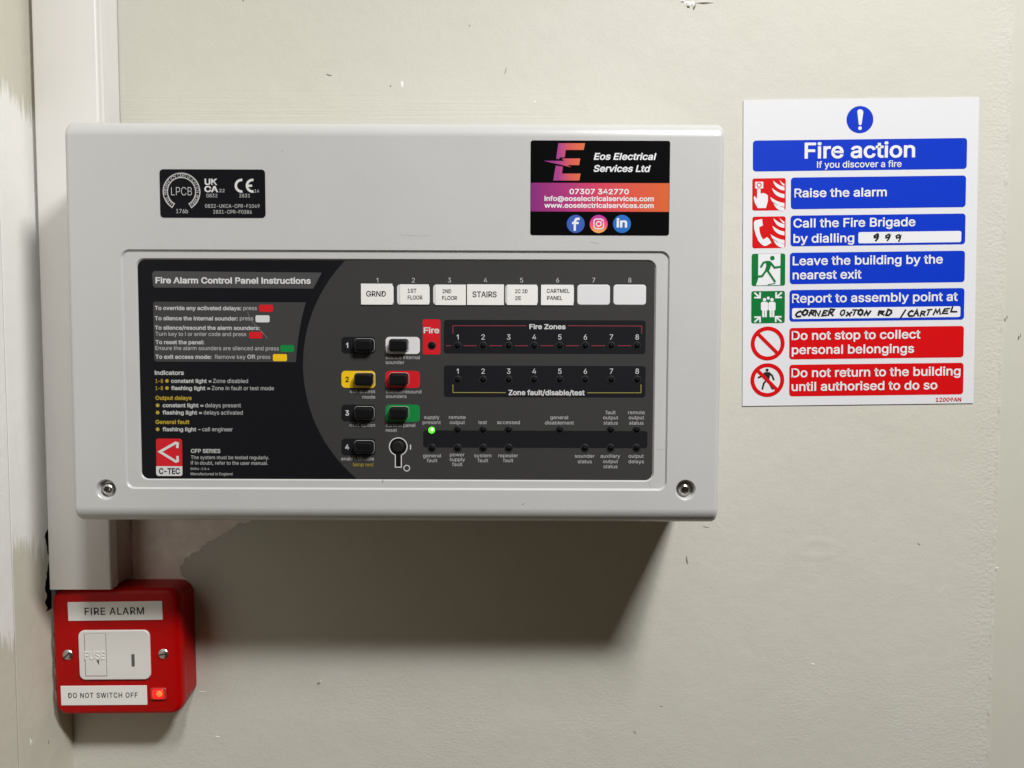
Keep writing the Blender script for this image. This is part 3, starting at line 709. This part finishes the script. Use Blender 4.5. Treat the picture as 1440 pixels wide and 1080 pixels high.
fc = plate('fuse_carrier', q[0] + .0003, q[1] + .0003, q[2] - .0003, q[3] - .0003, .0004, ys + .0002, ys - .0004, .0002, M['whiteplastic'], sw)
V, F = glyphs('FUSE', .0, spacing=1.1); a, zb = BF.px(121.5, 925.6); b2 = BF.px(149.5, 925.6)[0]; x0 = min(v[0] for v in V); x1 = max(v[0] for v in V); k = .0052 / capheight(0.0)
cu = bpy.data.curves.new('t', 'FONT'); cu.body = 'FUSE'; cu.size = 1; cu.extrude = .03; cu.bevel_depth = .02; cu.resolution_u = 3; cu.font = FONT or cu.font; cu.space_character = 1.1
ob = bpy.data.objects.new('t', cu); C.objects.link(ob); ev = ob.evaluated_get(bpy.context.evaluated_depsgraph_get()); me = ev.to_mesh()
VV = [(a + (v.co[0] - x0) / (x1 - x0) * (b2 - a), ys - .0004 - (v.co[2] * .008), zb + v.co[1] * k) for v in me.vertices]; FF = [tuple(p.vertices) for p in me.polygons]
ev.to_mesh_clear(); bpy.data.objects.remove(ob)
mesh('embossed_lettering', VV, FF, M['whiteplastic'], sw)
flat('fuse_notch', BF.pts([(137.6, 927), (141.6, 927), (141.2, 933.6), (139.6, 931)]), ys - .00048, M['groove'], sw)
flat('switch_slot', BF.pts([(186, 919), (190.6, 918.6), (191, 936), (186.6, 936.4)]), ys - .00004, M['groove'], sw)
for u, v, a in ((95.4, 920.8, 40), (230, 919.6, 8)):
    x, z = BF.px(u, v)
    V, F = loft([(circ(0, 0, .0036, 24), -BD + .0004), (circ(0, 0, .0036, 24), -BD - .0002), (circ(0, 0, .0030, 24), -BD - .0009), (circ(0, 0, .0018, 24), -BD - .0013)])
    s = mesh('screw', V, F, M['steel'], fcu, sm=True); s.location = (x, 0, z)
    d = (math.cos(R(a)) * .0027, math.sin(R(a)) * .0027)
    strokes('screw_slot', [[(-d[0], -d[1]), (d[0], d[1])]], .0009, -BD - .00136, M['steeldark'], s)
q = BF.rect(212, 966.8, 235, 983.2)
nl = plate('neon_bezel', *q, .0012, -BD + .0002, -BD - .0012, .0005, M['neonframe'], fcu)
lens = plate('neon_lens', q[0] + .0016, q[1] + .0008, q[2] - .0016, q[3] - .0008, .0016, -BD - .0010, -BD - .0024, .0009, M['neon'], nl); lens['label'] = 'glowing red neon lens'
nx = q[0] + (q[2] - q[0]) * .62; nz = q[1] + (q[3] - q[1]) * .58
V, F = loft([(circ(nx, nz, .0022, 18), -BD - .00235), (circ(nx, nz, .0017, 18), -BD - .0026), (circ(nx, nz, .0008, 18), -BD - .0028)]); mesh('glowing_core', V, F, M['neoncore'], nl, sm=True)
# wall paint slopped over the left edge and the top of the box
Lq = []; Rq = []
for k in range(25):
    z = .022 - .062 * k / 24; w = .0007 + .0006 * math.sin(k * .9) + .0005 * random.random()
    Lq.append((-h_ - .0006, -BD + .0050, z)); Rq.append((-h_ + w * .8, -BD + .0007, z))
V = Lq + [(x - .0006, -BD + .0020, z) for (x, y, z) in Rq] + Rq; n = len(Lq)
F = [(r * n + i, r * n + i + 1, (r + 1) * n + i + 1, (r + 1) * n + i) for r in range(2) for i in range(n - 1)]
mesh('paint_smear', V, F, M['cream'], fcu)

# ------------------------------------------------------------------ the fire action notice
SD = .0007
SF = Frame(.2432, CAM_H + .0637, -.0122, SD)
sign = thing('fire_action_notice', 'white fire action notice with blue and red instruction bars stuck to the wall', 'sign', SF)
sw_, sh_ = .1632 / 2, .2124 / 2
# vinyl sheet: slightly wavy, with thickness
nxs, nzs = 16, 20
def wav(x, z): return 0.0
V, F = loft([(rr(-sw_, -sh_, sw_, sh_, .0004, 3), -.0001), (rr(-sw_, -sh_, sw_, sh_, .0004, 3), -SD)])
sheet = mesh('vinyl_sheet', V, F, M['sheet'], sign)
g1 = -SD - .00008; g2 = g1 - .00008; g3 = g2 - .00008; g4 = g3 - .00008
A = lambda x, y: SF.px(1030 + x / 4, 120 + y / 4)
Bq = lambda x, y: SF.px(1030 + x / 4, 340 + y / 4)
def bar(f, x0, y0, x1, y1, c, r=.0022, name='instruction_bar'):
    a = f(x0, y0); b = f(x1, y1); return flat(name, rr(a[0], b[1], b[0], a[1], r, 6), g1, M[c], sheet)
def TN(s, f0, x0, x1, yb, h, m='signwhite', bold=.015):
    off = 120 if f0 == 'A' else 340
    return text(SF, s, 1030 + x0 / 4, 1030 + x1 / 4, off + yb / 4, h, g3, M[m], sheet, bold)
bar(A, 115, 311, 1317, 470, 'blue'); bar(A, 329, 519, 1311, 685, 'blue'); bar(A, 327, 733, 1308, 894, 'blue'); bar(Bq, 323, 62, 1305, 227, 'blue'); bar(Bq, 321, 272, 1302, 438, 'blue')
bar(Bq, 320, 485, 1299, 650, 'signred'); bar(Bq, 320, 692, 1297, 858, 'signred')
TN('Fire action', 'A', 405, 1026, 413, 22.5, bold=.018); TN('If you discover a fire', 'A', 475, 950, 465, 9.2, bold=.010)
TN('Raise the alarm', 'A', 348, 867, 631, 12.4); TN('Call the Fire Brigade', 'A', 342, 1028, 801, 12.6); TN('by dialling', 'A', 342, 684, 887, 12.6)
TN('Leave the building by the', 'B', 338, 1182, 133, 12.6); TN('nearest exit', 'B', 338, 725, 212, 12.6); TN('Report to assembly point at', 'B', 335, 1266, 344, 12.6)
TN('Do not stop to collect', 'B', 333, 1056, 553, 12.6); TN('personal belongings', 'B', 333, 1020, 633, 12.6)
TN('Do not return to the building', 'B', 332, 1281, 763, 12.6); TN('until authorised to do so', 'B', 332, 1151, 840, 12.6)
TN('12009AN', 'B', 1143, 1286, 899, 5.6, 'signred', .014)
def wbox(f, x0, y0, x1, y1): 
    a = f(x0, y0); b = f(x1, y1); flat('answer_box', rr(a[0], b[1], b[0], a[1], .0013, 5), g2, M['signwhite'], sheet)
wbox(A, 708, 826, 1286, 882); wbox(Bq, 335, 374, 1281, 423)
p = A(717, 193); u4 = .25 / 1.992 * mm
flat('mandatory_disc', circ(p[0], p[1], 74 * u4, 48), g1, M['blue'], sheet)
flat('exclamation_mark', [A(702, 150), A(704, 142), A(711, 136), A(720, 135), A(729, 138), A(735, 146), A(735, 156), A(726, 218), A(722, 224), A(714, 224), A(710, 219)], g2, M['signwhite'], sheet)
flat('exclamation_mark', circ(*A(717, 241), 10 * u4, 16), g2, M['signwhite'], sheet)
# pictograms
def pic(f, x0, y0, x1, y1, c): return bar(f, x0, y0, x1, y1, c, .0015, 'pictogram')
def fl(f, tips, xr, h=62, th=26):
    for tx, ty in tips:
        lo = bez((tx, ty), (tx + 12, ty + h * .9), (xr, ty + h), 7); up = bez((xr, ty + h - th), (tx + (xr - tx) * .55, ty + h - th - 2), (tx, ty), 7)
        flat('flame', [f(*q) for q in lo + up[:-1]], g2, M['signwhite'], sheet)
pic(A, 112, 524, 299, 703, 'signred')
fl(A, [(228, 536), (222, 578), (212, 628), (228, 654)], 292, 56, 22); fl(A, [(264, 532)], 292, 34, 12)
flat('hand', [A(*q) for q in ((139, 583), (157, 583), (158, 610), (172, 606), (186, 610), (199, 620), (199, 650), (188, 690), (142, 691), (126, 662), (119, 634), (124, 622), (132, 632), (138, 640))], g2, M['signwhite'], sheet)
a = A(127, 543); b = A(173, 580); flat('call_point', rr(a[0], b[1], b[0], a[1], .0003, 3), g2, M['signwhite'], sheet)
c = A(150, 561); V, F = ring_mesh(c[0], c[1], 9 * u4, 14 * u4, y=g3); mesh('call_point', V, F, M['signred'], sheet)
pic(A, 112, 739, 298, 915, 'signred')
flat('telephone', [A(*q) for q in ((120, 772), (128, 760), (166, 752), (171, 788), (150, 798), (152, 822), (160, 848), (172, 868), (194, 854), (206, 864), (219, 886), (192, 902), (178, 904), (160, 892), (144, 872), (130, 838), (122, 806))], g2, M['signwhite'], sheet)
fl(A, [(230, 748), (224, 790), (214, 838), (228, 862)], 292, 54, 22); fl(A, [(264, 744)], 292, 34, 12)
pic(Bq, 108, 68, 296, 247, 'signgreen')
flat('doorway', [Bq(145, 69), Bq(270, 67), Bq(268, 243), Bq(132, 246), Bq(144, 210)], g2, M['signwhite'], sheet)
G = lambda L: [Bq(*q) for q in L]
flat('running_figure', circ(*Bq(224, 92), 13 * u4, 20), g3, M['signgreen'], sheet)
flat('running_figure', G([(186, 108), (208, 107), (222, 118), (214, 142), (208, 160), (196, 172), (182, 160), (190, 134)]), g3, M['signgreen'], sheet)
strokes('running_figure', [G([(192, 113), (174, 118), (160, 142)]), G([(212, 116), (236, 146), (268, 141)]), G([(194, 158), (214, 188), (238, 224)]), G([(190, 160), (166, 194), (126, 197)])], 12 * u4, g3 - .00002, M['signgreen'], sheet)
strokes('floor_shadow', [G([(200, 241), (240, 234)])], 5 * u4, g3, M['signgreen'], sheet)
pic(Bq, 106, 278, 294, 457, 'signgreen')
for hx, hy in ((180, 326), (222, 326)):
    flat('assembly_figure', circ(*Bq(hx, hy), 9.5 * u4, 16), g2, M['signwhite'], sheet)
    flat('assembly_figure', G([(hx - 14, 338), (hx + 14, 338), (hx + 20, 346), (hx + 20, 384), (hx + 13, 386), (hx + 13, 424), (hx + 1.5, 424), (hx + 1.5, 388), (hx - 1.5, 388), (hx - 1.5, 424), (hx - 13, 424), (hx - 13, 386), (hx - 20, 384), (hx - 20, 346)]), g2, M['signwhite'], sheet)
flat('assembly_figure', circ(*Bq(201, 317), 8.5 * u4, 16), g3, M['signwhite'], sheet)
for (ax, ay), (dx, dy) in (((155, 314), (-1, -1)), ((245, 313), (1, -1)), ((155, 424), (-1, 1)), ((243, 422), (1, 1))):
    strokes('arrow', [G([(ax + dx * 30, ay + dy * 26), (ax + dx * 8, ay + dy * 7)]), G([(ax + dx * 30, ay), (ax, ay), (ax, ay + dy * 27)])], 9 * u4, g2, M['signwhite'], sheet)
for cy, man in ((572, False), (778, True)):
    c = Bq(198 if not man else 196, cy)
    if man:
        flat('walking_figure', circ(*Bq(195, 722), 9 * u4, 16), g1, M['ink'], sheet)
        flat('walking_figure', G([(182, 733), (208, 733), (212, 750), (206, 782), (184, 782), (180, 752)]), g1, M['ink'], sheet)
        strokes('walking_figure', [G([(184, 737), (164, 756), (146, 764)]), G([(206, 737), (224, 754), (232, 776)]), G([(190, 780), (176, 796), (168, 828)]), G([(200, 780), (210, 800), (226, 828)])], 10 * u4, g1 - .00002, M['ink'], sheet)
    V, F = ring_mesh(c[0], c[1], 73 * u4, 95 * u4, n=56, y=g2); mesh('prohibition_ring', V, F, M['signred'], sheet)
    d = 76 * u4 * .707; strokes('prohibition_bar', [[(c[0] - d, c[1] + d), (c[0] + d, c[1] - d)]], 19 * u4, g3, M['signred'], sheet)
# marker handwriting
HW = {'C': [[(.9, .85), (.6, 1), (.2, .75), (.05, .35), (.3, .02), (.9, .1)]], 'O': [[(.55, .95), (.15, .75), (.1, .3), (.5, .05), (.9, .35), (.85, .8), (.5, .95)]],
      'R': [[(.1, 0), (.2, .95)], [(.2, .95), (.85, .85), (.7, .5), (.2, .48), (.95, .05)]], 'N': [[(.05, 0), (.2, .95), (.75, .1), (.95, 1)]],
      'E': [[(.9, .95), (.25, .9), (.1, .05), (.9, .05)], [(.2, .5), (.75, .55)]], 'X': [[(.1, .9), (.9, .1)], [(.1, .1), (.95, .9)]], 'T': [[(.0, .9), (1, .95)], [(.5, .92), (.4, .0)]],
      'W': [[(.05, .9), (.2, .05), (.5, .6), (.7, .05), (1, .95)]], 'D': [[(.15, 0), (.2, .95), (.75, .8), (.9, .4), (.5, .02), (.12, .05)]], '/': [[(.2, -.3), (.8, 1.1)]],
      'A': [[(.0, 0), (.5, 1), (.85, 0)], [(.15, .4), (.8, .4)]], 'M': [[(.0, 0), (.25, .95), (.5, .3), (.8, 1), (.95, .1)]], 'L': [[(.3, 1), (.15, .1), (1, .1)]],
      '9': [[(.75, .75), (.5, 1), (.1, .8), (.2, .5), (.7, .6), (.8, .9), (.7, .4), (.55, 0)]]}
def hand(s, f, x0, y0, x1, y1, hh, w):
    n = len(s); w = w * 1.45
    for i, ch in enumerate(s):
        if ch not in HW: continue
        cw = (x1 - x0) / n; bx = x0 + cw * i; by = y0 + (y1 - y0) * i / n + random.uniform(-3.5, 3.5); sc = random.uniform(.78, 1.12); sl = random.uniform(2, 13); jw = random.uniform(.8, 1.2)
        strokes('handwriting', [[f(bx + px_ * cw * .86 + py_ * sl + random.uniform(-1.6, 1.6), by - py_ * hh * sc + random.uniform(-1.8, 1.8)) for px_, py_ in L_] for L_ in HW[ch]], w * jw * u4, g3, M['marker'], sheet)
hand('CORNER', Bq, 352, 420, 572, 412, 38, 7); hand('OXTON', Bq, 600, 416, 772, 416, 32, 7); hand('RD', Bq, 815, 416, 900, 414, 30, 7); hand('/', Bq, 940, 418, 975, 418, 38, 7)
hand('CART', Bq, 985, 418, 1118, 410, 36, 7); hand('MEL', Bq, 1128, 408, 1268, 394, 32, 7)
for xx in (786, 850, 914): hand('9', A, xx, 876, xx + 42, 876, 40, 7)
